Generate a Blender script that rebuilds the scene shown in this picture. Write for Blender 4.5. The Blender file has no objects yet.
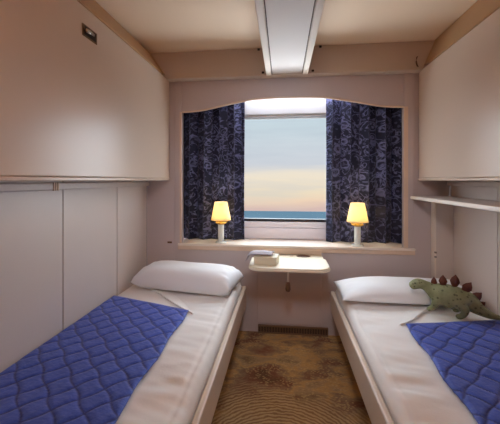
import bpy, bmesh, math, random
from mathutils import Vector, Matrix, noise

random.seed(7)
sc = bpy.context.scene
COL = sc.collection
R = math.radians
H = 1.287                                   # eye height above the floor
D = 2.60                                    # distance to the window wall

# ------------------------------------------------------------------ camera
cam_d = bpy.data.cameras.new('camera')
cam = bpy.data.objects.new('camera', cam_d)
COL.objects.link(cam)
cam.location = (0, 0, H)
cam.rotation_euler = (R(90), 0, R(6.14))
cam_d.sensor_width = 36.0
cam_d.lens = 36.0 * 307.0 / 500.0
cam_d.shift_y = -(212.0 - 180.0) / 500.0
cam_d.clip_end = 60000
cam_d.clip_start = 0.02
sc.camera = cam

# ------------------------------------------------------------------ exposure
sc.view_settings.view_transform = 'Standard'
sc.view_settings.look = 'None'
sc.view_settings.exposure = 0.0
sc.view_settings.gamma = 1.0
sc.view_settings.use_curve_mapping = False
sc.cycles.use_denoising = True
sc.cycles.max_bounces = 10
sc.cycles.diffuse_bounces = 6
sc.cycles.sample_clamp_indirect = 6.0


SPOT_W = 46.0
SPOT_C = (.86, .93, 1.0)


def lin(r, g, b):
    f = lambda c: (c / 255 / 12.92) if c / 255 <= 0.04045 else ((c / 255 + 0.055) / 1.055) ** 2.4
    return (f(r), f(g), f(b), 1.0)


# ------------------------------------------------------------------ node helper
class NT:
    def __init__(self, tree):
        self.t = tree
        tree.nodes.clear()

    def n(self, typ, ins=None, **attrs):
        nd = self.t.nodes.new(typ)
        for k, v in attrs.items():
            setattr(nd, k, v)
        for k, v in (ins or {}).items():
            s = nd.inputs[k]
            if isinstance(v, bpy.types.NodeSocket):
                self.t.links.new(v, s)
            else:
                s.default_value = v
        return nd

    def math(self, op, a, b=0.0, c=None):
        ins = {0: a, 1: b}
        if c is not None:
            ins[2] = c
        return self.n('ShaderNodeMath', ins, operation=op).outputs[0]

    def mix(self, fac, a, b):
        nd = self.n('ShaderNodeMix', data_type='RGBA')
        for idx, v in ((0, fac), (6, a), (7, b)):
            s = nd.inputs[idx]
            if isinstance(v, bpy.types.NodeSocket):
                self.t.links.new(v, s)
            else:
                s.default_value = v
        return nd.outputs[2]

    def ramp(self, fac, stops, interp='LINEAR'):
        nd = self.n('ShaderNodeValToRGB', {0: fac})
        cr = nd.color_ramp
        cr.interpolation = interp
        while len(cr.elements) < len(stops):
            cr.elements.new(0.5)
        for e, (p, c) in zip(cr.elements, stops):
            e.position = p
            e.color = c if len(c) == 4 else (*c, 1)
        return nd.outputs[0]


# ------------------------------------------------------------------ world: evening sky, the ship heels a little
HEEL = R(5.75)
world = bpy.data.worlds.new('evening_sky')
sc.world = world
world.use_nodes = True
w = NT(world.node_tree)
tc = w.n('ShaderNodeTexCoord').outputs['Generated']
nrm = w.n('ShaderNodeVectorMath', {0: tc}, operation='NORMALIZE').outputs[0]
up = (0.0, math.sin(HEEL), math.cos(HEEL))
elev = w.n('ShaderNodeVectorMath', {0: nrm, 1: up}, operation='DOT_PRODUCT').outputs['Value']
mp = w.n('ShaderNodeMapping', {0: nrm, 'Scale': (1.6, 1.6, 14.0), 'Rotation': (0, R(3), 0)}).outputs[0]
cl = w.n('ShaderNodeTexNoise', {'Vector': mp, 'Scale': 1.3, 'Detail': 4.0, 'Roughness': 0.5}).outputs[0]
wob = w.math('MULTIPLY', w.math('SUBTRACT', cl, 0.5), 0.10)
ee = w.math('ADD', elev, wob)
sky = w.ramp(ee, [(0.0, lin(222, 192, 184)), (0.022, lin(244, 214, 188)), (0.06, lin(250, 230, 198)),
                  (0.105, lin(244, 231, 212)), (0.15, lin(214, 217, 224)), (0.19, lin(216, 222, 229)),
                  (0.26, lin(206, 220, 228)), (0.6, lin(170, 196, 222)), (1.0, lin(140, 172, 212))])
cl2 = w.ramp(cl, [(0.42, (0, 0, 0)), (0.66, (1, 1, 1))])
sky = w.mix(w.math('MULTIPLY', cl2, 0.42), sky, lin(184, 192, 206))
bg = w.n('ShaderNodeBackground', {0: sky, 1: 1.0})
wo = w.n('ShaderNodeOutputWorld', {0: bg.outputs[0]})


# added fill sun: very wide, soft and cool, boosting daylight through the window
sun_d = bpy.data.lights.new('window_fill_sun', 'SUN')
sun_d.energy = 29.0
sun_d.angle = R(150)
sun_d.color = (.84, .92, 1.0)
sun = bpy.data.objects.new('window_fill_sun', sun_d)
COL.objects.link(sun)
sun.rotation_euler = Vector((0, -math.cos(R(10)), -math.sin(R(10)))).to_track_quat('-Z', 'Y').to_euler()

# ------------------------------------------------------------------ materials
def new_mat(name):
    m = bpy.data.materials.new(name)
    m.use_nodes = True
    return m, NT(m.node_tree)


def simple(name, col, rough=0.5, metal=0.0, var=0.05, vscale=6.0, bump=0.0, bscale=80.0, spec=0.5, coat=0.0, sheen=0.0):
    m, t = new_mat(name)
    oc = t.n('ShaderNodeTexCoord').outputs['Object']
    nz = t.n('ShaderNodeTexNoise', {'Vector': oc, 'Scale': vscale, 'Detail': 3.0}).outputs[0]
    dark = tuple(c * (1 - 2 * var) for c in col[:3]) + (1,)
    lite = tuple(min(1, c * (1 + 2 * var)) for c in col[:3]) + (1,)
    c = t.mix(nz, dark, lite)
    p = t.n('ShaderNodeBsdfPrincipled', {'Base Color': c, 'Roughness': rough, 'Metallic': metal,
                                         'Specular IOR Level': spec, 'Coat Weight': coat, 'Coat Roughness': 0.15,
                                         'Sheen Weight': sheen})
    if bump:
        bz = t.n('ShaderNodeTexNoise', {'Vector': oc, 'Scale': bscale, 'Detail': 4.0}).outputs[0]
        b = t.n('ShaderNodeBump', {'Strength': bump, 'Distance': 0.01, 'Height': bz})
        t.t.links.new(b.outputs[0], p.inputs['Normal'])
    t.n('ShaderNodeOutputMaterial', {0: p.outputs[0]})
    return m


M = {}
M['laminate'] = simple('cream_laminate', lin(210, 199, 192), 0.42, var=0.015, vscale=3, bump=0.02, bscale=300)
M['berth'] = simple('glossy_berth_laminate', lin(212, 194, 178), 0.28, var=0.012, vscale=2, bump=0.010, bscale=14, spec=0.28)
M['window_wall'] = simple('rosy_grey_wall', lin(192, 180, 180), 0.5, var=0.015, vscale=3, bump=0.02, bscale=300)
M['ceiling'] = simple('ceiling_paint', lin(234, 212, 186), 0.6, var=0.01, vscale=2)
M['duct'] = simple('duct_panel', lin(224, 218, 214), 0.5, var=0.01)
M['beam'] = simple('beam_paint', lin(196, 181, 168), 0.5, var=0.01)
M['rail_white'] = simple('white_rail', lin(232, 222, 210), 0.4, var=0.01)
M['trim'] = simple('tan_trim', lin(214, 190, 168), 0.45, var=0.03, vscale=12)
M['sill'] = simple('pale_sill', lin(232, 220, 208), 0.4, var=0.015)
M['cornice'] = simple('cornice_paint', lin(188, 154, 116), 0.55, var=0.02)
M['seam'] = simple('dark_seam', lin(96, 80, 74), 0.8)
M['white'] = simple('white_enamel', lin(236, 236, 236), 0.4, var=0.01)
M['panel_white'] = simple('white_window_panel', lin(244, 241, 250), 0.5, var=0.01)
M['cassette'] = simple('blind_cassette', lin(186, 187, 186), 0.5, var=0.01)
M['dark_bar'] = simple('grey_bar', lin(132, 134, 132), 0.45)
M['frame_dark'] = simple('dark_window_sill', lin(44, 44, 50), 0.6)
M['bed_frame'] = simple('cream_bed_frame', lin(214, 198, 182), 0.4, var=0.02, vscale=9)
M['mattress'] = simple('mattress_ticking', lin(222, 220, 218), 0.9, bump=0.1, bscale=200)
M['linen'] = simple('white_linen', lin(241, 239, 237), 0.85, var=0.012, vscale=10, bump=0.06, bscale=90, spec=0.15)
M['pillow'] = simple('white_pillowcase', lin(238, 240, 244), 0.85, var=0.01, bump=0.05, bscale=60, spec=0.15)
M['table'] = simple('cream_table_top', lin(236, 226, 204), 0.35, var=0.015)
M['table_edge'] = simple('table_edge', lin(222, 210, 190), 0.4, var=0.02)
M['chrome'] = simple('chrome', lin(200, 196, 190), 0.2, metal=1.0)
M['brown'] = simple('brown_grip', lin(96, 66, 48), 0.4, var=0.1)
M['bronze'] = simple('bronze_latch', lin(120, 92, 66), 0.35, metal=0.8)
M['black'] = simple('dark_recess', lin(34, 26, 22), 0.7)
M['porcelain'] = simple('white_porcelain', lin(226, 230, 226), 0.25, var=0.01)
M['brass'] = simple('brass', lin(214, 176, 90), 0.3, metal=0.9)
M['plate'] = simple('rust_plate', lin(98, 50, 36), 0.6, var=0.18, vscale=40, bump=0.2, bscale=60)
M['box_card'] = simple('cream_card', lin(220, 212, 188), 0.7, var=0.02)
M['napkin'] = simple('grey_white_napkin', lin(178, 172, 180), 0.85, var=0.06, vscale=25)
M['grille'] = simple('bronze_grille', lin(116, 88, 64), 0.5, var=0.05)
M['hull'] = simple('grey_hull', lin(160, 160, 164), 0.6)


def glass_mat():
    m, t = new_mat('thin_glass')
    fr = t.n('ShaderNodeFresnel', {'IOR': 1.1}).outputs[0]
    tr = t.n('ShaderNodeBsdfTransparent', {'Color': (0.97, 0.98, 0.98, 1)}).outputs[0]
    gl = t.n('ShaderNodeBsdfGlossy', {'Roughness': 0.12}).outputs[0]
    mx = t.n('ShaderNodeMixShader', {0: t.math('MULTIPLY', fr, 0.08), 1: tr, 2: gl}).outputs[0]
    t.n('ShaderNodeOutputMaterial', {0: mx})
    return m


M['glass'] = glass_mat()


def shade_mat():
    m, t = new_mat('pleated_lampshade')
    uv = t.n('ShaderNodeUVMap').outputs[0]
    wv = t.n('ShaderNodeTexWave', {'Vector': uv, 'Scale': 22.0, 'Distortion': 0.0}).outputs[1]
    c = t.mix(wv, lin(250, 236, 200), lin(253, 243, 214))
    d = t.n('ShaderNodeBsdfDiffuse', {0: c}).outputs[0]
    tl = t.n('ShaderNodeBsdfTranslucent', {0: c}).outputs[0]
    mx = t.n('ShaderNodeMixShader', {0: 0.55, 1: d, 2: tl}).outputs[0]
    t.n('ShaderNodeOutputMaterial', {0: mx})
    return m


M['shade'] = shade_mat()


def emit_mat(name, col, s):
    m, t = new_mat(name)
    e = t.n('ShaderNodeEmission', {0: col, 1: s}).outputs[0]
    t.n('ShaderNodeOutputMaterial', {0: e})
    return m


def curtain_mat():
    m, t = new_mat('navy_floral_curtain')
    uv = t.n('ShaderNodeUVMap').outputs[0]
    nz = t.n('ShaderNodeTexNoise', {'Vector': uv, 'Scale': 10.0, 'Detail': 2.0, 'Distortion': 1.4}).outputs[0]
    vine = t.math('SUBTRACT', 1.0, t.math('MULTIPLY', t.math('ABSOLUTE', t.math('SUBTRACT', nz, 0.5)), 26.0))
    vine = t.math('MAXIMUM', vine, 0.0)
    nz2 = t.n('ShaderNodeTexNoise', {'Vector': uv, 'Scale': 24.0, 'Detail': 1.0}, ).outputs['Color']
    dv = t.n('ShaderNodeMix', {0: 0.035, 4: uv, 5: nz2}, data_type='VECTOR').outputs[1]
    vo = t.n('ShaderNodeTexVoronoi', {'Vector': dv, 'Scale': 7.5, 'Randomness': 0.8})
    ringd = t.math('ABSOLUTE', t.math('SUBTRACT', vo.outputs['Distance'], 0.24))
    ring = t.math('MAXIMUM', t.math('SUBTRACT', 1.0, t.math('MULTIPLY', ringd, 13.0)), 0.0)
    blob = t.math('MAXIMUM', t.math('SUBTRACT', 1.0, t.math('MULTIPLY', vo.outputs['Distance'], 9.0)), 0.0)
    vo2 = t.n('ShaderNodeTexVoronoi', {'Vector': dv, 'Scale': 30.0}, feature='F1').outputs['Distance']
    leaf = t.math('MULTIPLY', t.math('LESS_THAN', vo2, 0.34), 0.35)
    pat = t.math('MINIMUM', t.math('ADD', t.math('MAXIMUM', vine, t.math('MAXIMUM', ring, blob)), leaf), 1.0)
    c = t.mix(t.math('MULTIPLY', pat, 0.75), lin(19, 23, 52), lin(122, 126, 172))
    p = t.n('ShaderNodeBsdfPrincipled', {'Base Color': c, 'Roughness': 0.55, 'Specular IOR Level': 0.3, 'Sheen Weight': 0.2})
    tl = t.n('ShaderNodeBsdfTranslucent', {0: c}).outputs[0]
    mx = t.n('ShaderNodeMixShader', {0: 0.12, 1: p.outputs[0], 2: tl}).outputs[0]
    t.n('ShaderNodeOutputMaterial', {0: mx})
    return m


M['curtain'] = curtain_mat()
QP = 0.125


def quilt_mat():
    m, t = new_mat('blue_quilt')
    uv = t.n('ShaderNodeUVMap').outputs[0]
    sx = t.n('ShaderNodeSeparateXYZ', {0: uv})
    a = t.math('DIVIDE', sx.outputs[0], QP)
    b = t.math('DIVIDE', sx.outputs[1], QP)
    a = t.math('ADD', a, t.math('MULTIPLY', t.math('SINE', t.math('MULTIPLY', b, 2 * math.pi)), 0.06))
    p1 = t.math('ABSOLUTE', t.math('SUBTRACT', t.math('FRACT', t.math('ADD', t.math('ADD', a, b), 50.0)), 0.5))
    p2 = t.math('ABSOLUTE', t.math('SUBTRACT', t.math('FRACT', t.math('ADD', t.math('SUBTRACT', a, b), 50.0)), 0.5))
    line = t.math('MULTIPLY', t.math('SUBTRACT', 0.085, t.math('MINIMUM', p1, p2)), 14.0)
    line = t.math('MINIMUM', t.math('MAXIMUM', line, 0.0), 1.0)
    nz = t.n('ShaderNodeTexNoise', {'Vector': uv, 'Scale': 22.0, 'Detail': 3.0}).outputs[0]
    base = t.mix(nz, lin(44, 68, 158), lin(68, 98, 204))
    c = t.mix(t.math('MULTIPLY', line, 0.8), base, lin(28, 38, 106))
    bz = t.n('ShaderNodeTexNoise', {'Vector': uv, 'Scale': 60.0, 'Detail': 3.0}).outputs[0]
    bp = t.n('ShaderNodeBump', {'Strength': 0.35, 'Distance': 0.01, 'Height': bz}).outputs[0]
    p = t.n('ShaderNodeBsdfPrincipled', {'Base Color': c, 'Roughness': 0.6, 'Sheen Weight': 0.25, 'Specular IOR Level': 0.3, 'Normal': bp})
    t.n('ShaderNodeOutputMaterial', {0: p.outputs[0]})
    return m


M['quilt'] = quilt_mat()


def carpet_mat():
    m, t = new_mat('patterned_carpet')
    oc = t.n('ShaderNodeTexCoord').outputs['Object']
    # mottled brown and red ground
    st = t.n('ShaderNodeMapping', {0: oc, 'Scale': (0.75, 1.25, 1)}).outputs[0]
    n1 = t.n('ShaderNodeTexNoise', {'Vector': st, 'Scale': 3.4, 'Detail': 5.0, 'Roughness': 0.6}).outputs[0]
    base = t.ramp(n1, [(0.30, lin(122, 94, 72)), (0.40, lin(146, 100, 78)), (0.47, lin(166, 138, 106)), (0.53, lin(212, 168, 108)),
                       (0.58, lin(190, 158, 118)), (0.64, lin(160, 134, 98)), (0.74, lin(134, 84, 66))])
    vo = t.n('ShaderNodeTexVoronoi', {'Vector': st, 'Scale': 62.0}).outputs['Distance']
    sp = t.math('LESS_THAN', vo, 0.36)
    n2 = t.n('ShaderNodeTexNoise', {'Vector': oc, 'Scale': 5.0, 'Detail': 2.0, 'W': 3.0}, noise_dimensions='4D').outputs[0]
    spm = t.math('MULTIPLY', sp, t.ramp(n2, [(0.42, (0, 0, 0)), (0.52, (1, 1, 1))]))
    c = t.mix(t.math('MULTIPLY', spm, 0.6), base, lin(222, 190, 132))
    # fan shaped rings of thin lines
    mv = t.n('ShaderNodeMapping', {0: oc, 'Location': (0.02, -1.36, 0)}).outputs[0]
    wr = t.n('ShaderNodeTexWave', {'Vector': mv, 'Scale': 14.0, 'Distortion': 4.5, 'Detail': 2.0, 'Detail Scale': 1.6},
             wave_type='RINGS', rings_direction='Z').outputs[1]
    ln = t.n('ShaderNodeVectorMath', {0: mv}, operation='LENGTH').outputs['Value']
    ln = t.math('ADD', ln, t.math('MULTIPLY', t.math('SUBTRACT', n2, 0.5), 0.5))
    rm = t.ramp(ln, [(0.46, (1, 1, 1)), (0.60, (0, 0, 0))])
    c = t.mix(t.math('MULTIPLY', rm, 0.85), c, t.mix(wr, lin(150, 116, 80), lin(216, 186, 140)))
    # rough pile, blocks
    vp = t.n('ShaderNodeTexNoise', {'Vector': oc, 'Scale': 220.0, 'Detail': 2.0}).outputs[0]
    c = t.mix(t.math('MULTIPLY', vp, 0.4), c, lin(64, 42, 30))
    bp = t.n('ShaderNodeBump', {'Strength': 0.5, 'Distance': 0.01, 'Height': vp}).outputs[0]
    p = t.n('ShaderNodeBsdfPrincipled', {'Base Color': c, 'Roughness': 0.95, 'Specular IOR Level': 0.1, 'Normal': bp})
    t.n('ShaderNodeOutputMaterial', {0: p.outputs[0]})
    return m


M['carpet'] = carpet_mat()


def dino_mat():
    m, t = new_mat('spotted_green_skin')
    oc = t.n('ShaderNodeTexCoord').outputs['Object']
    nz = t.n('ShaderNodeTexNoise', {'Vector': oc, 'Scale': 25.0, 'Detail': 3.0}).outputs[0]
    base = t.mix(nz, lin(98, 106, 70), lin(162, 166, 124))
    vo = t.n('ShaderNodeTexVoronoi', {'Vector': oc, 'Scale': 42.0}).outputs['Distance']
    sp = t.ramp(vo, [(0.22, (1, 1, 1)), (0.32, (0, 0, 0))])
    c = t.mix(t.math('MULTIPLY', sp, 0.7), base, lin(60, 62, 36))
    v2 = t.n('ShaderNodeTexVoronoi', {'Vector': oc, 'Scale': 160.0}).outputs['Distance']
    bp = t.n('ShaderNodeBump', {'Strength': 0.5, 'Distance': 0.004, 'Height': v2}).outputs[0]
    p = t.n('ShaderNodeBsdfPrincipled', {'Base Color': c, 'Roughness': 0.6, 'Normal': bp})
    t.n('ShaderNodeOutputMaterial', {0: p.outputs[0]})
    return m


M['dino'] = dino_mat()


def sea_mat():
    m, t = new_mat('evening_sea')
    oc = t.n('ShaderNodeTexCoord').outputs['Object']
    nz = t.n('ShaderNodeTexNoise', {'Vector': oc, 'Scale': 0.02, 'Detail': 5.0}).outputs[0]
    c = t.mix(nz, lin(44, 60, 70), lin(62, 78, 86))
    bp = t.n('ShaderNodeBump', {'Strength': 0.3, 'Distance': 1.0, 'Height': nz}).outputs[0]
    p = t.n('ShaderNodeBsdfPrincipled', {'Base Color': c, 'Roughness': 0.7, 'Specular IOR Level': 0.0, 'Normal': bp})
    t.n('ShaderNodeOutputMaterial', {0: p.outputs[0]})
    return m


M['sea'] = sea_mat()


# ------------------------------------------------------------------ object helpers
def link(name, bm, mat, parent=None, smooth=False, bevel=0.0, solid=0.0, segs=2):
    me = bpy.data.meshes.new(name)
    bmesh.ops.recalc_face_normals(bm, faces=bm.faces)
    bm.to_mesh(me)
    bm.free()
    if mat is not None:
        me.materials.append(mat)
    o = bpy.data.objects.new(name, me)
    COL.objects.link(o)
    if smooth:
        for p in me.polygons:
            p.use_smooth = True
    if bevel:
        b = o.modifiers.new('bevel', 'BEVEL')
        b.width = bevel
        b.segments = segs
        b.limit_method = 'ANGLE'
        b.angle_limit = R(40)
    if solid:
        s = o.modifiers.new('solid', 'SOLIDIFY')
        s.thickness = solid
        s.offset = 1.0
    if parent is not None:
        o.parent = parent
        o.matrix_parent_inverse = Matrix.Translation(-parent.location)
    return o


def add_box(bm, x0, x1, y0, y1, z0, z1):
    vs = [bm.verts.new((x, y, z)) for z in (z0, z1) for y in (y0, y1) for x in (x0, x1)]
    for f in ((0, 2, 3, 1), (4, 5, 7, 6), (0, 1, 5, 4), (2, 6, 7, 3), (0, 4, 6, 2), (1, 3, 7, 5)):
        bm.faces.new([vs[i] for i in f])


def box(name, b, mat, parent=None, bevel=0.0, segs=2):
    bm = bmesh.new()
    add_box(bm, *b)
    return link(name, bm, mat, parent, bevel=bevel, segs=segs)


def add_prism(bm, poly, y0, y1):
    """poly of (x,z) extruded along y"""
    a = [bm.verts.new((x, y0, z)) for x, z in poly]
    c = [bm.verts.new((x, y1, z)) for x, z in poly]
    bm.faces.new(a)
    bm.faces.new(c[::-1])
    n = len(poly)
    for i in range(n):
        j = (i + 1) % n
        bm.faces.new((a[i], a[j], c[j], c[i]))


def prism(name, poly, y0, y1, mat, parent=None, bevel=0.0):
    bm = bmesh.new()
    add_prism(bm, poly, y0, y1)
    return link(name, bm, mat, parent, bevel=bevel)


def add_slab(bm, poly, z0, z1):
    a = [bm.verts.new((x, y, z0)) for x, y in poly]
    c = [bm.verts.new((x, y, z1)) for x, y in poly]
    bm.faces.new(a[::-1])
    bm.faces.new(c)
    n = len(poly)
    for i in range(n):
        j = (i + 1) % n
        bm.faces.new((a[i], a[j], c[j], c[i]))


def add_lathe(bm, prof, cx, cy, n=32, cap0=True, cap1=True, uv=False):
    rings = []
    for r, z in prof:
        rings.append([bm.verts.new((cx + r * math.cos(2 * math.pi * i / n), cy + r * math.sin(2 * math.pi * i / n), z)) for i in range(n)])
    lay = bm.loops.layers.uv.verify() if uv else None
    for k, (a, b) in enumerate(zip(rings, rings[1:])):
        for i in range(n):
            j = (i + 1) % n
            f = bm.faces.new((a[i], a[j], b[j], b[i]))
            if uv:
                for lp, (u, v) in zip(f.loops, ((i, k), (i + 1, k), (i + 1, k + 1), (i, k + 1))):
                    lp[lay].uv = (u / n, v * 0.01)
    if cap0:
        bm.faces.new(rings[0][::-1])
    if cap1:
        bm.faces.new(rings[-1])


def lathe(name, prof, cx, cy, mat, parent=None, n=32, cap0=True, cap1=True, solid=0.0, uv=False):
    bm = bmesh.new()
    add_lathe(bm, prof, cx, cy, n, cap0, cap1, uv)
    return link(name, bm, mat, parent, smooth=True, solid=solid)


def add_tube(bm, pts, r, n=10):
    pts = [Vector(p) for p in pts]
    rings = []
    for i, p in enumerate(pts):
        d = (pts[min(i + 1, len(pts) - 1)] - pts[max(i - 1, 0)]).normalized()
        a = d.cross(Vector((0, 0, 1)))
        if a.length < 1e-3:
            a = d.cross(Vector((1, 0, 0)))
        a.normalize()
        b = d.cross(a)
        rr = r[i] if isinstance(r, (list, tuple)) else r
        rings.append([bm.verts.new(p + a * rr * math.cos(2 * math.pi * k / n) + b * rr * math.sin(2 * math.pi * k / n)) for k in range(n)])
    for a, b in zip(rings, rings[1:]):
        for k in range(n):
            j = (k + 1) % n
            bm.faces.new((a[k], a[j], b[j], b[k]))
    bm.faces.new(rings[0][::-1])
    bm.faces.new(rings[-1])


def grid(name, nu, nv, fn, mat, parent=None, solid=0.0, uvfn=None, smooth=True):
    bm = bmesh.new()
    lay = bm.loops.layers.uv.verify()
    V = [[bm.verts.new(fn(i / nu, j / nv)) for i in range(nu + 1)] for j in range(nv + 1)]
    for j in range(nv):
        for i in range(nu):
            f = bm.faces.new((V[j][i], V[j][i + 1], V[j + 1][i + 1], V[j + 1][i]))
            if uvfn:
                for lp, (a, b) in zip(f.loops, ((i, j), (i + 1, j), (i + 1, j + 1), (i, j + 1))):
                    lp[lay].uv = uvfn(a / nu, b / nv)
    me = bpy.data.meshes.new(name)
    bm.to_mesh(me)
    bm.free()
    me.materials.append(mat)
    for p in me.polygons:
        p.use_smooth = smooth
    o = bpy.data.objects.new(name, me)
    COL.objects.link(o)
    if solid:
        s = o.modifiers.new('solid', 'SOLIDIFY')
        s.thickness = solid
        s.offset = -1.0
    if parent is not None:
        o.parent = parent
        o.matrix_parent_inverse = Matrix.Translation(-parent.location)
    return o


def empty(name, loc):
    o = bpy.data.objects.new(name, None)
    o.empty_display_size = 0.1
    o.location = loc
    COL.objects.link(o)
    return o


def tag(o, label, cat, group=None, kind=None):
    o['label'] = label
    o['category'] = cat
    if group:
        o['group'] = group
    if kind:
        o['kind'] = kind
    return o


def struct(o, label=None):
    o['kind'] = 'structure'
    if label:
        o['label'] = label
    return o


TH = R(6.14)
FWD = Vector((-math.sin(TH), math.cos(TH), 0))
RGT = Vector((math.cos(TH), math.sin(TH), 0))


def ray(px, py):
    """world direction of a photo pixel, used to read sizes off the photograph"""
    return FWD + RGT * ((px - 250) / 307) + Vector((0, 0, -(py - 180) / 307))


def on_plane(px, py, p0, nrm):
    d = ray(px, py)
    o = Vector((0, 0, H))
    return o + d * ((Vector(p0) - o).dot(Vector(nrm)) / d.dot(Vector(nrm)))


# ================================================================== THE SHELL
XL, XR = -1.196, 1.32
YB, YF = -0.95, 2.60
ZC = H + 1.09
floor = struct(box('floor', (XL - .1, XR + .1, YB - .1, YF + .3, -0.1, 0.0), M['carpet']), 'brown and gold patterned carpet floor between the beds')
ceil = struct(box('ceiling', (XL - .1, XR + .1, YB - .1, YF + .1, ZC, ZC + .1), M['ceiling']), 'warm cream ceiling')
wl = struct(box('wall_left', (XL - .12, XL - .014, YB - .1, YF + .1, 0, ZC), M['seam']), 'cream laminate panelled wall at left')
ys = [YB, -0.55, 0.0, 0.52, 1.04, 1.56, 2.11, YF]
for a, b in zip(ys, ys[1:]):
    box('panel', (XL - .014, XL, a + .004, b - .004, 0, ZC), M['laminate'], wl, bevel=.001)
wr_ = struct(box('wall_right', (XR + .014, XR + .12, YB - .1, YF + .1, 0, ZC), M['seam']), 'cream laminate panelled wall at right')
ys = [YB, -0.55, 0.0, 0.60, 1.32, 2.05, YF]
for a, b in zip(ys, ys[1:]):
    box('panel', (XR, XR + .014, a + .004, b - .004, 0, ZC), M['laminate'], wr_, bevel=.001)
wb = struct(box('wall_back', (XL - .1, XR + .1, YB - .1, YB, 0, ZC), M['laminate']), 'cream wall behind the camera')

# window wall, one board with the arched opening
WX0, WX1 = -0.878, 0.968
WZ0 = H - 0.548
xc = 0.046
arch_pts = [(0.0, .694), (.12, .693), (.24, .689), (.317, .683), (.38, .672), (.47, .656), (.55, .641), (.63, .624),
            (.72, .606), (.78, .598), (.85, .593), (.922, .590)]
arch = [(xc - d, H + z) for d, z in reversed(arch_pts)] + [(xc + d, H + z) for d, z in arch_pts[1:]]
arch[0] = (WX0, arch[0][1])
arch[-1] = (WX1, arch[-1][1])
bm = bmesh.new()
T = 0.03
add_box(bm, XL, WX0, YF, YF + T, 0, ZC)
add_box(bm, WX1, XR, YF, YF + T, 0, ZC)
add_box(bm, WX0, WX1, YF, YF + T, 0, WZ0 - .02)
for (xa, za), (xb, zb) in zip(arch, arch[1:]):
    add_prism(bm, [(xa, za), (xb, zb), (xb, ZC), (xa, ZC)], YF, YF + T)
bmesh.ops.remove_doubles(bm, verts=bm.verts, dist=1e-5)
inner = [f for f in bm.faces]
wf = struct(link('wall_front', bm, M['window_wall']), 'rosy grey window wall with arched opening above the sill')
# recessed access panel below the window and vertical edge battens
box('panel', (-.215, .315, YF - .006, YF, .075, .60), M['window_wall'], wf, bevel=.004)
box('panel', (XL + .005, WX0 - .062, YF - .004, YF, .45, H + .86), M['window_wall'], wf, bevel=.002)
# niche lining behind the opening
NY = 2.86
NX0, NX1 = -0.94, 1.03
NZ1 = H + .80
wn = struct(box('wall_niche', (NX0 - .05, NX1 + .05, YF + T, NY + .06, NZ1, NZ1 + .05), M['white']), 'white lining of the window niche')
box('side_lining', (NX0 - .05, NX0, YF + T, NY + .06, WZ0 - .1, NZ1), M['window_wall'], wn)
box('side_lining', (NX1, NX1 + .05, YF + T, NY + .06, WZ0 - .1, NZ1), M['window_wall'], wn)
GX0, GX1, GZ0, GZ1 = -.386, .416, H - .380, H + .60
bm = bmesh.new()
add_box(bm, NX0, GX0, NY, NY + .06, WZ0 - .1, NZ1)
add_box(bm, GX1, NX1, NY, NY + .06, WZ0 - .1, NZ1)
add_box(bm, GX0, GX1, NY, NY + .06, GZ1, NZ1)
add_box(bm, GX0, GX1, NY, NY + .06, WZ0 - .1, GZ0)
link('back_lining', bm, M['panel_white'], wn)
# arch edging bead and casing
bm = bmesh.new()
add_tube(bm, [(x, YF - .004, z) for x, z in arch], .008, 8)
for f in bm.faces:
    f.smooth = True
struct(link('trim_1', bm, M['trim'], smooth=True), 'pale bead along the arched top of the window opening')
struct(box('trim_2', (WX0 - .052, WX0, YF - .012, YF, WZ0, H + .86), M['window_wall'], bevel=.004), 'upright casing left of the window opening')
box('edge_bead', (WX0 - .014, WX0 + .003, YF - .017, YF - .012, WZ0 + .002, arch[0][1]), M['trim'], bpy.data.objects['trim_2'], bevel=.002)
struct(box('trim_3', (WX1, WX1 + .075, YF - .012, YF, WZ0, H + .86), M['window_wall'], bevel=.004), 'upright casing right of the window opening')
box('edge_bead', (WX1 - .003, WX1 + .03, YF - .017, YF - .012, WZ0 + .002, arch[-1][1]), M['trim'], bpy.data.objects['trim_3'], bevel=.002)
sill = box('trim_4', (WX0 - .03, WX1 + .085, YF - .024, NY, WZ0 - .020, WZ0), M['sill'], bevel=.006)
struct(sill, 'cream window sill board')
box('sill_apron', (WX0 - .03, WX1 + .085, YF - .018, YF, WZ0 - .055, WZ0 - .020), M['trim'], sill, bevel=.004)

# window
win = struct(empty('window_1', (0, NY, GZ0)), 'cabin window looking over the sea at dusk')
for b in ((GX0, GX0 + .02, GZ0, GZ1), (GX1 - .02, GX1, GZ0, GZ1), (GX0 + .02, GX1 - .02, GZ1 - .03, GZ1)):
    box('frame_bar', (b[0], b[1], NY - .012, NY + .03, b[2], b[3]), M['white'], win, bevel=.004)
box('lower_frame_bar', (GX0 + .02, GX1 - .02, NY - .02, NY + .03, GZ0, GZ0 + .022), M['frame_dark'], win, bevel=.004)
box('pane', (GX0 + .02, GX1 - .02, NY + .008, NY + .012, GZ0 + .022, GZ1 - .03), M['glass'], win)
box('under_panel', (GX0 - .1, GX1 + .1, NY - .012, NY, WZ0 + .004, GZ0 - .062), M['panel_white'], win, bevel=.005)
box('under_ledge', (GX0 - .1, GX1 + .1, NY - .03, NY, GZ0 - .055, GZ0 - .006), M['panel_white'], win, bevel=.005)

# roller blind cassette at the window head
bl = tag(empty('roller_blind', (0, NY - .05, H + .6)), 'white roller blind cassette with grey bottom bar across the window head', 'blind')
box('cassette', (-.362, .392, NY - .075, NY - .014, H + .590, H + .755), M['cassette'], bl, bevel=.012, segs=3)
box('bottom_bar', (-.355, .385, NY - .06, NY - .03, H + .556, H + .577), M['dark_bar'], bl, bevel=.006)
box('blind_cloth', (-.352, .382, NY - .047, NY - .044, H + .577, H + .592), M['white'], bl)

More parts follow.
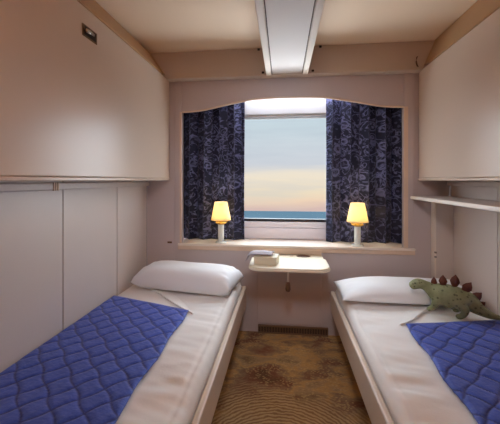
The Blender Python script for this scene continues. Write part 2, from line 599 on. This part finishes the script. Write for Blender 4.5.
# beam, duct and cornices
ZB = H + .866
beam = struct(box('trim_5', (XL, XR, 2.535, YF, ZB + .012, ZC), M['beam'], bevel=.003), 'cross beam above the window wall')
box('lower_lip', (XL, XR, 2.525, YF, ZB - .008, ZB + .012), M['beam'], beam, bevel=.005)
duct = struct(box('trim_6', (-.133, .196, YB, 2.535, H + .872, ZC), M['duct']), 'boxed ceiling duct running lengthwise between two white rails')
box('rail', (-.137, -.093, YB, 2.524, H + .856, H + .872), M['rail_white'], duct, bevel=.005)
box('rail', (.158, .200, YB, 2.524, H + .856, H + .872), M['rail_white'], duct, bevel=.005)
for x in (-.0925, .1525):
    box('seam_strip', (x, x + .005, YB, 2.524, H + .868, H + .8725), M['seam'], duct)
for x, z in ((-.20, ZC - .012), (.30, ZC - .012), (-.165, ZB + .02), (.24, ZB + .02)):
    box('clip', (x - .010, x + .010, 2.522, 2.535, z - .008, z + .008), M['black'], beam, bevel=.002)
bm = bmesh.new()
add_tube(bm, [(1.045, 2.527, H + .965), (1.035, 2.515, H + .95), (1.03, 2.512, H + .92), (1.037, 2.515, H + .895), (1.05, 2.527, H + .888)], .005, 6)
link('hook', bm, M['brown'], beam, smooth=True)

for side, xf, xt, wall in (('left', -.985, -1.135, XL), ('right', 1.08, 1.175, XR)):
    s = 1 if side == 'right' else -1
    y1 = 2.524
    cn = struct(prism('trim_7' if s < 0 else 'trim_8',
                      [(xf + s * .012, H + .892), (xt, ZC), (wall, ZC), (wall, H + .892)], YB, y1, M['cornice']),
                'sloping %s cornice between folded bunk and ceiling' % side)
    prism('bead', [(xf - s * .004, H + .868), (xf + s * .004, H + .892), (xf + s * .10, H + .892), (xf + s * .10, H + .868)], YB, 2.42, M['cornice'], cn, bevel=.005)

# rails on the side walls under the bunks
rl = struct(box('trim_9', (XL, XL + .024, YB, YF - .006, H - .052, H - .014), M['laminate'], bevel=.006), 'cream rail along the left wall beneath the folded bunk')
bm = bmesh.new()
for yy in (1.46, 1.475, 1.49):
    add_box(bm, XL + .020, XL + .030, yy - .004, yy + .004, H - .055, H - .012)
link('joint', bm, M['trim'], rl, bevel=.002)
struct(box('trim_10', (XR - .024, XR, YB, YF - .006, H - .045, H - .012), M['laminate'], bevel=.006), 'cream rail along the right wall beneath the folded bunk')
# boxed pipe column in the right corner
cl_ = struct(box('trim_11', (1.19, XR, 2.545, YF, 0, H - .152), M['laminate'], bevel=.003), 'boxed corner column below the right shelf')
box('lit_edge_strip', (1.178, 1.190, 2.540, YF, .35, H - .152), M['rail_white'], cl_, bevel=.002)  # whiter than the column, painting its left edge as lit
for z in (H - .565, H - .60):
    box('stud', (1.176, 1.19, 2.530, 2.542, z - .007, z + .007), M['chrome'], cl_, bevel=.002)

# heating grille at the foot of the wall
gr = tag(empty('vent_grille', (.05, YF, 0.0)), 'low slotted heating grille at the foot of the wall below the table', 'grille')
GW0, GW1 = -.21, .37
box('back_plate', (GW0, GW1, YF - .018, YF - .007, .0, .062), M['black'], gr)
box('top_rail', (GW0, GW1, YF - .026, YF - .007, .056, .068), M['grille'], gr, bevel=.002)
box('bottom_rail', (GW0, GW1, YF - .026, YF - .007, .0, .010), M['grille'], gr, bevel=.002)
sl0 = None
n = 44
for i in range(n):
    x = GW0 + (i + .5) * (GW1 - GW0) / n
    if sl0 is None:
        sl0 = box('slat', (-.003, .003, YF - .024, YF - .018, .010, .056), M['grille'])
        sl0.parent = gr
        sl0.matrix_parent_inverse = Matrix.Translation(-gr.location)
        o = sl0
    else:
        o = sl0.copy()
        COL.objects.link(o)
    o.location.x = x
# small wall catch left of the sill
hk = tag(empty('wall_catch', (-.985, YF - .004, H - .545)), 'tiny dark catch on the wall just left of the window sill', 'catch')
box('back_plate', (-1.005, -.965, YF - .008, YF - .004, H - .553, H - .537), M['bronze'], hk, bevel=.001)
bm = bmesh.new()
add_tube(bm, [(-.985, YF - .008, H - .545), (-.985, YF - .02, H - .547), (-.985, YF - .022, H - .536)], .003, 6)
link('hook', bm, M['bronze'], hk)

# sea, seen past the heel of the ship
bm = bmesh.new()
zz = lambda y: -14.0 - math.tan(HEEL) * y
vs = [bm.verts.new((x, y, zz(y))) for x, y in ((-40000, 30), (40000, 30), (40000, 45000), (-40000, 45000))]
bm.faces.new(vs)
bmesh.ops.subdivide_edges(bm, edges=bm.edges[:], cuts=6, use_grid_fill=True)
sea = struct(link('sea', bm, M['sea']), 'blue evening sea out to the horizon')

# ================================================================== FOLDED UPPER BUNKS
def bunk(x_face, wall, label, latch):
    s = 1 if x_face > 0 else -1
    b = tag(empty('folding_bunk', (wall, 1.2, H)), label, 'bunk', 'folded upper bunks')
    xs = sorted((x_face, wall - s * .001))
    box('face_panel', (xs[0], xs[1], -.75, YF - .008, H + .014, H + .866), M['berth'], b, bevel=.006)
    xs = sorted((x_face - s * .006, x_face + s * .10))
    box('lower_lip', (xs[0], xs[1], -.75, YF - .006, H - .004, H + .013), M['berth'], b, bevel=.004)
    if latch:
        p = box('latch_plate', (x_face - .001, x_face + .004, 1.415, 1.535, H + .716, H + .776), M['bronze'], b, bevel=.002)
        box('latch_recess', (x_face + .003, x_face + .0055, 1.428, 1.522, H + .724, H + .768), M['black'], p)
        bm = bmesh.new()
        add_tube(bm, [(x_face + .008, 1.43, H + .746), (x_face + .010, 1.455, H + .748), (x_face + .010, 1.49, H + .746)], [.011, .012, .009], 8)
        link('latch_lever', bm, M['chrome'], p, smooth=True)
    return b


bunk(-.985, XL, 'long cream folded upper bunk with recessed metal latch, high on the left wall', True)
bunk(1.08, XR, 'cream folded upper bunk without latch, high on the right wall above the shelf', False)

# shelf at right
sh = tag(empty('wall_shelf', (XR, 1.5, H - .15)), 'long narrow cream shelf along the right wall under the folded bunk', 'shelf')
bm = bmesh.new()
poly = [(XR, .25), (XR, YF - .006), (1.03, YF - .006), (1.024, YF - .03), (1.024, .25)]
add_slab(bm, poly, H - .150, H - .128)
link('board', bm, M['laminate'], sh, bevel=.006)
box('front_lip', (1.014, 1.026, .25, YF - .012, H - .152, H - .127), M['rail_white'], sh, bevel=.005, segs=3)

# ================================================================== WALL TABLE
tz = H - .622
tb = tag(empty('folding_table', (.05, YF, tz)), 'small cream folding table with rounded corners fixed below the window', 'table')


def rounded(x0, x1, y0, y1, rb, n=8):
    pts = []
    for cx_, cy_, a0, r_ in ((x0 + rb, y0 + rb, 180, rb), (x1 - rb, y0 + rb, 270, rb), (x1 - .03, y1 - .03, 0, .03), (x0 + .03, y1 - .03, 90, .03)):
        for k in range(n + 1):
            a = R(a0 + 90 * k / n)
            pts.append((cx_ + r_ * math.cos(a), cy_ + r_ * math.sin(a)))
    return pts


bm = bmesh.new()
add_slab(bm, rounded(-.250, .335, 2.17, 2.475, .10), tz - .022, tz)
link('table_leaf', bm, M['table'], tb, bevel=.006)
bm = bmesh.new()
add_slab(bm, rounded(-.254, .339, 2.166, 2.478, .10), tz - .027, tz - .012)
link('edge_band', bm, M['table_edge'], tb, bevel=.004)
box('fixed_leaf', (-.235, .320, 2.482, YF - .008, tz - .022, tz), M['table'], tb, bevel=.004)
box('wall_rail', (-.20, .315, YF - .02, YF - .006, tz + .003, tz + .042), M['trim'], tb, bevel=.004)
bm = bmesh.new()
add_lathe(bm, [(.054, tz - .002), (.058, tz + .004), (.046, tz + .004), (.042, tz + .001)], .165, 2.535, 24, True, True)
bmesh.ops.scale(bm, vec=(1, .62, 1), space=Matrix.Translation((-.165, -2.535, 0)), verts=bm.verts)
link('cup_ring', bm, M['brown'], tb, smooth=True)
box('catch_plate', (.055, .085, 2.52, 2.545, tz - .001, tz + .003), M['trim'], tb, bevel=.001)
bm = bmesh.new()
add_prism(bm, [(-.012, 0), (.012, 0), (.012, -.01), (-.012, -.01)], 2.22, YF - .008)
bmesh.ops.translate(bm, vec=(.04, 0, tz - .026), verts=bm.verts)
link('support_arm', bm, M['chrome'], tb)
bm = bmesh.new()
add_tube(bm, [(.037, 2.30, tz - .027), (.037, 2.30, tz - .145)], .008, 10)
pull = link('pull_rod', bm, M['white'], tb, smooth=True)
bm = bmesh.new()
add_tube(bm, [(.037, 2.30, tz + q) for q in (-.135, -.142, -.165, -.19, -.204, -.209)], [.008, .014, .018, .021, .016, .006], 12)
link('grip', bm, M['brown'], pull, smooth=True)

# tissue box and folded napkin on the table
tz1 = tz + .0005
ca = math.cos(R(-8)); sa = math.sin(R(-8))
bm = bmesh.new()
add_box(bm, -.085, .085, -.06, .06, 0, .060)
bmesh.ops.rotate(bm, cent=(0, 0, 0), matrix=Matrix.Rotation(R(-9), 3, 'Z'), verts=bm.verts)
bmesh.ops.translate(bm, vec=(-.122, 2.30, tz1), verts=bm.verts)
tbx = tag(link('tissue_box', bm, M['box_card'], bevel=.004), 'low cream card box on the left end of the folding table', 'box')


def napkin(u, v):
    # drapes over the box top and down its left side
    L = u * .255
    top = .130
    if L < top:
        x = .05 - L
        z = .0645
    else:
        q = L - top
        a = min(q / .03, 1) * math.pi / 2
        x = -.080 - .05 * math.sin(a) - max(0, q - .047) * .30
        z = .0645 - .03 * (1 - math.cos(a)) * .6 - max(0, q - .03) * .42
        z = max(z, .004)
    y = -.052 + v * .104 + .004 * math.sin(u * 9)
    z += .006 * noise.noise(Vector((u * 5, v * 5, 1))) + .012 * math.sin(math.pi * v) * (1 if L < top else max(0, 1 - (L - top) / .09))
    p = Matrix.Rotation(R(-9), 3, 'Z') @ Vector((x, y, z + .006))
    return p + Vector((-.122, 2.30, tz1))


nk = grid('folded_cloth', 24, 12, napkin, M['napkin'], solid=.006)
tag(nk, 'grey white folded cloth draped over the cream box on the table', 'cloth')

# ================================================================== CURTAINS
rod = tag(empty('curtain_rail', (0, 2.745, H + .77)), 'white curtain rail hidden behind the arched pelmet', 'rail')
box('track', (NX0, NX1, 2.765, 2.785, H + .765, H + .785), M['white'], rod, bevel=.003)


def curtain(x0, x1, label, ph):
    z0, z1 = WZ0 + .004, H + .764
    nf = 4.5

    def fn(u, v):
        z = z0 + (z1 - z0) * v
        amp = .036 * (0.75 + .25 * (1 - v)) * (0.8 + .3 * math.sin(u * 7 + ph))
        a = u * nf * 2 * math.pi + ph + .5 * math.sin(u * 5 + ph) + .25 * math.sin(v * 3 + u * 4)
        x = x0 + (x1 - x0) * u + .012 * math.sin(2 * a)
        x = min(max(x, x0), x1)
        y = 2.776 + amp * math.sin(a)
        return Vector((x, y, z))

    lenu = (x1 - x0) * 1.5
    c = grid('curtain', 120, 40, fn, M['curtain'], solid=.003, uvfn=lambda u, v: (u * lenu + ph, v * (z1 - z0)))
    return tag(c, label, 'curtain', 'floral window curtains')


curtain(NX0 + .006, -.349, 'navy floral curtain left of the window, behind the left lamp', 0.4)
curtain(.380, NX1 - .006, 'navy floral curtain right of the window, behind the right lamp', 2.1)

# strip light behind the pelmet
st = tag(empty('strip_light', (.05, 2.67, H + .76)), 'white fluorescent strip light tucked behind the arched pelmet', 'lamp')
box('housing', (-.40, .50, 2.655, 2.70, H + .775, H + .799), M['white'], st, bevel=.003)
bm = bmesh.new()
add_tube(bm, [(-.38, 2.677, H + .757), (.48, 2.677, H + .757)], .011, 12)
link('tube', bm, emit_mat('tube_glow', lin(232, 238, 255), 22.0), st, smooth=True)

# ================================================================== TABLE LAMPS
def lamp(px, label):
    p = on_plane(px, 0, (0, 2.645, 0), (0, 1, 0))
    x, y, z = p.x, 2.645, WZ0 + .0005
    L = tag(empty('table_lamp', (x, y, z)), label, 'lamp', 'table lamps on the window sill')
    lathe('base', [(.048, z), (.050, z + .004), (.046, z + .010), (.030, z + .013), (.028, z + .014)], x, y, M['porcelain'], L)
    lathe('stem', [(.025, z + .0135), (.026, z + .02), (.026, z + .155), (.024, z + .160)], x, y, M['porcelain'], L)
    lathe('collar', [(.026, z + .160), (.034, z + .164), (.046, z + .170), (.050, z + .178), (.047, z + .180), (.030, z + .172), (.01, z + .171)], x, y, M['brass'], L)
    for k in range(3):
        bm = bmesh.new()
        a = 2 * math.pi * k / 3 + .5
        add_tube(bm, [(x + .046 * math.cos(a), y + .046 * math.sin(a), z + .178), (x + .083 * math.cos(a), y + .083 * math.sin(a), z + .203)], .0025, 6)
        link('shade_spoke', bm, M['brass'], L)
    sp = [(.086 - .032 * k / 8, z + .198 + .158 * k / 8) for k in range(9)]
    lathe('shade', sp, x, y, M['shade'], L, n=48, cap0=False, cap1=False, solid=.0015, uv=True)
    bm = bmesh.new()
    bmesh.ops.create_uvsphere(bm, u_segments=16, v_segments=10, radius=.022)
    bmesh.ops.scale(bm, vec=(1, 1, 1.3), verts=bm.verts)
    bmesh.ops.translate(bm, vec=(x, y, z + .245), verts=bm.verts)
    link('bulb', bm, emit_mat('bulb_glow', lin(255, 214, 130), 14.0), L, smooth=True)
    lathe('socket', [(.012, z + .171), (.013, z + .175), (.013, z + .216)], x, y, M['brass'], L, n=16)
    ld = bpy.data.lights.new('lamp_light', 'POINT')
    ld.color = (1.0, .89, .70)
    ld.energy = 2.3
    ld.shadow_soft_size = .02
    lo = bpy.data.objects.new('lamp_light', ld)
    COL.objects.link(lo)
    lo.location = (x, y, z + .295)
    lo.parent = L
    lo.matrix_parent_inverse = Matrix.Translation(-L.location)


lamp(221, 'small lit table lamp with cream shade before the left curtain, above the left bed')
lamp(357.5, 'small lit table lamp with cream shade before the right curtain, above the right bed')

# warm ceiling light behind the camera
def globe(y, label, glow):
    g = tag(empty('globe_light', (.03, y, H + .86)), label, 'lamp')
    lathe('mount', [(.06, H + .871), (.06, H + .855), (.03, H + .845), (.03, H + .83)], .03, y, M['white'], g)
    prof = [(.10 * math.sin(math.pi * k / 14) + (.0 if 0 < k < 14 else .001), H + .735 - .10 * math.cos(math.pi * k / 14)) for k in range(15)]
    lathe('globe', prof, .03, y, glow, g)


globe(-.55, 'warm globe light under the ceiling duct behind the camera', emit_mat('warm_globe_glow', lin(255, 166, 84), 32.0))

# added fill spotlight, out of view, brightening the window end of the cabin
spd = (Vector((.03, 2.6, H - .35)) - Vector((.03, .62, H + .76))).normalized()
sl = tag(empty('fill_spotlight', (.03, .62, H + .86)), 'added unseen fill spotlight on the duct turned to the window', 'lamp')
lathe('mount', [(.05, H + .871), (.05, H + .855), (.012, H + .85), (.012, H + .79)], .03, .62, M['white'], sl, n=20)
bm = bmesh.new()
c0 = Vector((.03, .62, H + .76))
add_tube(bm, [c0 - spd * .10, c0 - spd * .09, c0 - spd * .02], [.03, .06, .075], 20)
link('housing', bm, M['white'], sl, smooth=True)
ld = bpy.data.lights.new('fill_spot', 'SPOT')
ld.energy = SPOT_W
ld.color = SPOT_C
ld.spot_size = R(84)
ld.spot_blend = .9
ld.shadow_soft_size = .18
lo = bpy.data.objects.new('fill_spot', ld)
COL.objects.link(lo)
lo.location = c0 + spd * .01
lo.rotation_euler = spd.to_track_quat('-Z', 'Y').to_euler()
lo.parent = sl
lo.matrix_parent_inverse = Matrix.Translation(-sl.location)

# ================================================================== BEDS
YN, YE = .52, 2.565


def nz3(x, y, s, k=0):
    return noise.noise(Vector((x * s, y * s, k)))


def build_bed(side):
    s = -1 if side == 'left' else 1
    xw = XL if s < 0 else 1.185 + .13
    xw = XL + .004 if s < 0 else XR - .004
    xr = -.306 if s < 0 else .378           # outer face of the side rail
    ye = YE if s < 0 else 2.52
    B = tag(empty('bed', ((xw + xr) / 2, 1.5, 0)), 'cream framed %s bed %s' % (
        side, 'along the panelled wall, with plump white pillow' if s < 0 else 'under the shelf, with the toy dinosaur on it'), 'bed', 'cabin beds')
    X = lambda a, b: (min(a, b), max(a, b))
    zt, zb = .397, .235
    box('side_rail', (*X(xr, xr + s * .03), YN, ye - .001, zb, zt), M['bed_frame'], B, bevel=.008, segs=3)
    box('head_rail', (*X(xr + s * .031, xw), ye - .03, ye, zb, zt), M['bed_frame'], B, bevel=.006)
    box('foot_rail', (*X(xr + s * .031, xw), YN, YN + .03, zb, zt), M['bed_frame'], B, bevel=.006)
    box('slat_base', (*X(xr + s * .032, xw), YN + .032, ye - .032, zb + .005, zb + .025), M['bed_frame'], B)
    box('plinth', (*X(xr + s * .16, xw), YN + .1, ye - .06, 0, zb + .004), M['bed_frame'], B)
    xm0, xm1 = xr + s * .047, xw - s * .004
    box('mattress', (*X(xm0, xm1), YN + .034, ye - .036, zb + .0255, .431), M['mattress'], bevel=.03, segs=4)
    mt = [o for o in COL.objects if o.name.startswith('mattress')][-1]
    tag(mt, 'thick white mattress on the %s bed frame, under the sheet' % side, 'mattress', 'mattresses')
    return xr, xw, ye


# shared sheet surface height
def sheet_h(side, x, y):
    s = -1 if side == 'left' else 1
    d = abs(x) - (abs(-.306) if s < 0 else .378)     # distance in from the rail
    h = .450
    # long creases running across the strip by the aisle
    k = math.exp(-((d - .13) / .15) ** 2)
    h += k * .013 * nz3(x * .5 + y * .4, y * 2.4 - x * .6, 4.0, 3) + .008 * k * nz3(x * .6, y * 2.2 + x * .5, 9.0, 5)
    h += .0025 * nz3(x, y, 6.0, 8)
    # stretched crease parallel with the edge
    h -= .004 * math.exp(-((d - .085) / .012) ** 2)
    return h


def sheet(side, label):
    s = -1 if side == 'left' else 1
    xr = -.306 if s < 0 else .378
    xw = XL + .006 if s < 0 else XR - .006
    ye = (YE if s < 0 else 2.52) - .034
    nu, nv = 150, 270
    wlen = abs(xw - xr) - .040

    def fn(u, v):
        y = YN + .036 + (ye - YN - .038) * v
        t = u * 1.06
        if t <= 1:
            x = xw + (xr + s * .040 - xw) * t
            h = sheet_h(side, x, y)
            e = wlen * (1 - t)
            if e < .04:
                h -= .04 * (1 - math.sqrt(max(0, 1 - ((.04 - e) / .04) ** 2)))
            return Vector((x, y, h))
        x = xr + s * .0375
        return Vector((x, y, .41 - (t - 1) / .06 * .05))

    o = grid('bed_sheet', nu, nv, fn, M['linen'], solid=.0)
    return tag(o, label, 'sheet', 'white bed sheets')


def gp(px, py, z=.452):
    return on_plane(px, py, (0, 0, z), (0, 0, 1))


def qlat(a, b):
    a = a / QP
    b = b / QP
    a += .06 * math.sin(b * 2 * math.pi)
    f = lambda q: abs((q + 50) % 1 - .5)
    return min(f(a + b), f(a - b))


def quilt(side, label):
    s = -1 if side == 'left' else 1
    if s < 0:
        tl, tr = Vector((XL + .006, 2.06)), Vector((-.585, 1.88))
        bl_, br = Vector((XL + .006, YN + .03)), Vector((-.560, YN + .03))
    else:
        tl, tr = Vector((.690, 1.835)), Vector((XR - .006, 1.955))
        bl_, br = Vector((.615, YN + .03)), Vector((XR - .006, YN + .03))
    nu, nv = 84, 190

    def xy(u, v):
        a = bl_.lerp(tl, v)
        b = br.lerp(tr, v)
        p = a.lerp(b, u)
        # slightly wavering free edge
        e = u if s < 0 else 1 - u
        p.x += -s * .006 * math.sin(v * 23) * e ** 6
        return p

    def fn(u, v):
        p = xy(u, v)
        g = qlat(p.x, p.y)
        puff = .006 * (1 - math.exp(-(g / .07) ** 2))
        e = min(u, 1 - u, v, 1 - v)
        rim = min(1, e / .02)
        h = .4735 + puff * rim + .0035 * nz3(p.x, p.y, 5, 2) - .004 * (1 - rim)
        return Vector((p.x, p.y, h))

    o = grid('quilt', nu, nv, fn, M['quilt'], solid=.009, uvfn=lambda u, v: tuple(xy(u, v)))
    return tag(o, label, 'quilt', 'blue quilts')


def pillow(label, cx_, cy_, rot, w_, d_, t_, zbase, k, pinch=.06, soft=7.0):
    nu, nv = 56, 36
    base_ = .30 if soft > 5 else .16

    def surf(sign):
        def fn(u, v):
            a, b = 2 * u - 1, 2 * v - 1
            # round the outline, corners pulled out a little
            xx = a * (1 - pinch * (1 - abs(b) ** 2.5) * abs(a) ** 3 * .6)
            yy = b * (1 - pinch * (1 - abs(a) ** 2.5) * abs(b) ** 3 * 1.2)
            ea = soft if a < 0 else 7.0
            q = max(0, (1 - abs(a) ** ea)) ** (.45 if ea > 5 else .8) * max(0, (1 - abs(b) ** 3.2)) ** .5
            if sign > 0:
                z = t_ * base_ + t_ * (1 - base_) * q
                cr = math.exp(-((abs(a) - .93) / .12) ** 2)
                z += q * (.004 * noise.noise(Vector((a * 3, b * 3, k))) + cr * .016 * noise.noise(Vector((a * 9, b * 5, k + 2))))
            else:
                z = t_ * base_ - t_ * base_ * min(1, q * 1.6)
            p = Matrix.Rotation(rot, 3, 'Z') @ Vector((xx * w_ / 2, yy * d_ / 2, z))
            return p + Vector((cx_, cy_, zbase))
        return fn

    bm = bmesh.new()
    T_, Bt = surf(1), surf(-1)
    for f in (T_, Bt):
        V = [[bm.verts.new(f(i / nu, j / nv)) for i in range(nu + 1)] for j in range(nv + 1)]
        for j in range(nv):
            for i in range(nu):
                bm.faces.new((V[j][i], V[j][i + 1], V[j + 1][i + 1], V[j + 1][i]))
    bmesh.ops.remove_doubles(bm, verts=bm.verts, dist=1e-4)
    o = link('pillow', bm, M['pillow'], smooth=True)
    return tag(o, label, 'pillow', 'white pillows')


def turned_edge(side, sheet_o):
    """the sheet folded back in a band beside the quilt's corner"""
    s = -1 if side == 'left' else 1
    a, b = (gp(150, 290), gp(192, 314.5)) if s < 0 else (gp(432, 309), gp(402, 326))
    d = (b - a).normalized()
    pr = Vector((-d.y, d.x, 0))
    if pr.x * s > 0:
        pr = -pr                                  # towards the aisle
    wid = .085

    def fn(u, v):
        w_ = wid * (.55 + .45 * math.sin(math.pi * min(1, v * 1.05))) * (1 - .75 * v ** 4)
        p = a.lerp(b, v) + pr * (w_ * max(0, u - .06) + .006 * math.sin(v * 7))
        if u < .03:
            lift = 0
        elif u < .09:
            lift = .017
        else:
            lift = .004 + .015 * (1 - u) ** 1.3
        z = sheet_h(side, p.x, p.y) + .0015 + lift * (1 - .3 * v) + .002 * nz3(p.x, p.y, 20, 1)
        if u > .97:
            z -= .003
        return Vector((p.x, p.y, z))

    return grid('turned_edge', 32, 40, fn, M['linen'], sheet_o)


build_bed('left')
build_bed('right')
SL = sheet('left', 'white sheet on the left bed, rumpled strip beside the aisle')
SR = sheet('right', 'white sheet on the right bed, turned strip beside the aisle')
turned_edge('left', SL)
turned_edge('right', SR)
quilt('left', 'blue diamond quilt spread along the left wall below the plump pillow')
quilt('right', 'blue diamond quilt on the right bed in front of the toy dinosaur')
pillow('plump white pillow at the head of the left bed', -.728, 2.318, R(-9), .79, .36, .160, .472, 1)
pillow('flat white pillow at the head of the right bed behind the toy dinosaur', .838, 2.283, R(0), .89, .39, .100, .472, 5, pinch=.03, soft=3.2)

# ================================================================== TOY DINOSAUR
pa, pb = Vector((.90, 2.055, .46)), Vector((1.10, 1.955, .46))
dn = Vector((pb.y - pa.y, -(pb.x - pa.x), 0)).normalized()
if dn.y > 0:
    dn = -dn                                 # towards the viewer


def dp(px, py, off=0.0):
    return on_plane(px, py, pa, dn) + dn * off


dino = tag(empty('toy_dinosaur', (pa + pb) / 2), 'green spotted toy stegosaurus with rust back plates on the right bed', 'toy')
V, E, Rd = [], [], []


def node(p, r, par=None):
    V.append(p)
    Rd.append(tuple(q * 1.22 for q in r))
    if par is not None:
        E.append((par, len(V) - 1))
    return len(V) - 1


hip = node(dp(460, 296.5), (.058, .062))
mid = node(dp(449, 294.5), (.055, .058), hip)
sho = node(dp(438, 293.5), (.045, .050), mid)
nk1 = node(dp(430, 288.5), (.030, .032), sho)
nk2 = node(dp(424, 284.5), (.024, .025), nk1)
hd1 = node(dp(418, 283), (.031, .031), nk2)
hd2 = node(dp(413, 285), (.025, .025), hd1)
hd3 = node(dp(409.8, 286.8), (.016, .016), hd2)
t1 = node(dp(470, 302), (.044, .048), hip)
t2 = node(dp(479, 309), (.030, .033), t1)
t3 = node(dp(488, 315), (.020, .021), t2)
t4 = node(dp(497, 319.5), (.013, .013), t3)
t5 = node(dp(508, 322), (.007, .007), t4)
# legs, near (+) and far (-)
for off, dx in ((.045, 0), (-.045, -3)):
    a = node(dp(461 + dx, 304, off), (.032, .036), hip)
    b = node(dp(466 + dx, 309, off * 1.15), (.020, .024), a)
    c = node(dp(461 + dx, 314, off * 1.15), (.014, .016), b)
    f = node(dp(455 + dx, 315.5, off * 1.15), (.012, .012), c)
for off, dx in ((.040, 0), (-.036, 5)):
    a = node(dp(436 + dx, 300, off), (.021, .024), sho)
    b = node(dp(434 + dx, 304.5, off * 1.1), (.014, .016), a)
    f = node(dp(427.5 + dx, 307.5, off * 1.1), (.011, .011), b)
# keep feet out of the bed
for i, v in enumerate(V):
    zmin = (.490 if t1 <= i <= t5 else .468) + min(Rd[i]) * .75
    if v.z < zmin:
        v.z = zmin
me = bpy.data.meshes.new('body_cage')
me.from_pydata([tuple(v) for v in V], E, [])
cage = bpy.data.objects.new('body_cage', me)
COL.objects.link(cage)
cage.modifiers.new('skin', 'SKIN')
if not me.skin_vertices:
    me.attributes.new('x', 'FLOAT', 'POINT')
for i, sv in enumerate(me.skin_vertices[0].data):
    sv.radius = Rd[i]
    sv.use_root = (i == 0)
sb = cage.modifiers.new('sub', 'SUBSURF')
sb.levels = sb.render_levels = 2
bpy.context.view_layer.update()
ev = cage.evaluated_get(bpy.context.evaluated_depsgraph_get())
bme = bpy.data.meshes.new_from_object(ev)
bpy.data.objects.remove(cage)
bme.name = 'body'
bme.materials.clear()
bme.materials.append(M['dino'])
for p in bme.polygons:
    p.use_smooth = True
body = bpy.data.objects.new('body', bme)
COL.objects.link(body)
body.parent = dino
body.matrix_parent_inverse = Matrix.Translation(-dino.location)
AX = (pb - pa).normalized()


def plate(px, py, hgt, wid, lean, off):
    """kite shaped back plate, rooted in the back"""
    base = dp(px, py, off)
    up_ = (Vector((0, 0, 1)) * math.cos(lean) + AX * math.sin(lean)).normalized()
    sd = up_.cross(dn).normalized()
    out = [(0, -.3), (.30, -.1), (.5, .30), (.36, .62), (0, 1.0), (-.36, .62), (-.5, .30), (-.30, -.1)]
    bm = bmesh.new()
    vv = [[bm.verts.new(base + sd * (a * wid) + up_ * (b * hgt) + dn * (o_ * (.004 if i not in (4,) else .001))) for i, (a, b) in enumerate(out)] for o_ in (-1, 1)]
    cen = [bm.verts.new(base + up_ * (.35 * hgt) + dn * (o_ * .009)) for o_ in (-1, 1)]
    m = len(out)
    for i in range(m):
        j = (i + 1) % m
        bm.faces.new((vv[0][i], vv[0][j], vv[1][j], vv[1][i]))
        bm.faces.new((vv[0][i], vv[0][j], cen[0]))
        bm.faces.new((vv[1][j], vv[1][i], cen[1]))
    link('back_plate', bm, M['plate'], dino, smooth=True)


for px, py, h_, w_, ln, off in ((434, 284.5, .050, .034, 0, 0), (443, 283.5, .056, .046, 0, .008), (454.5, 284.5, .062, .052, R(6), 0),
                                (465, 290, .062, .052, R(30), .006), (474, 298.5, .056, .048, R(42), 0), (479.5, 305, .036, .032, R(50), .004)):
    plate(px, py, h_, w_, ln, off)
for o_ in (1, -1):
    bm = bmesh.new()
    bmesh.ops.create_uvsphere(bm, u_segments=10, v_segments=8, radius=.0055)
    bmesh.ops.translate(bm, vec=dp(415.5, 282.0, o_ * .026), verts=bm.verts)
    link('eye', bm, M['black'], dino, smooth=True)
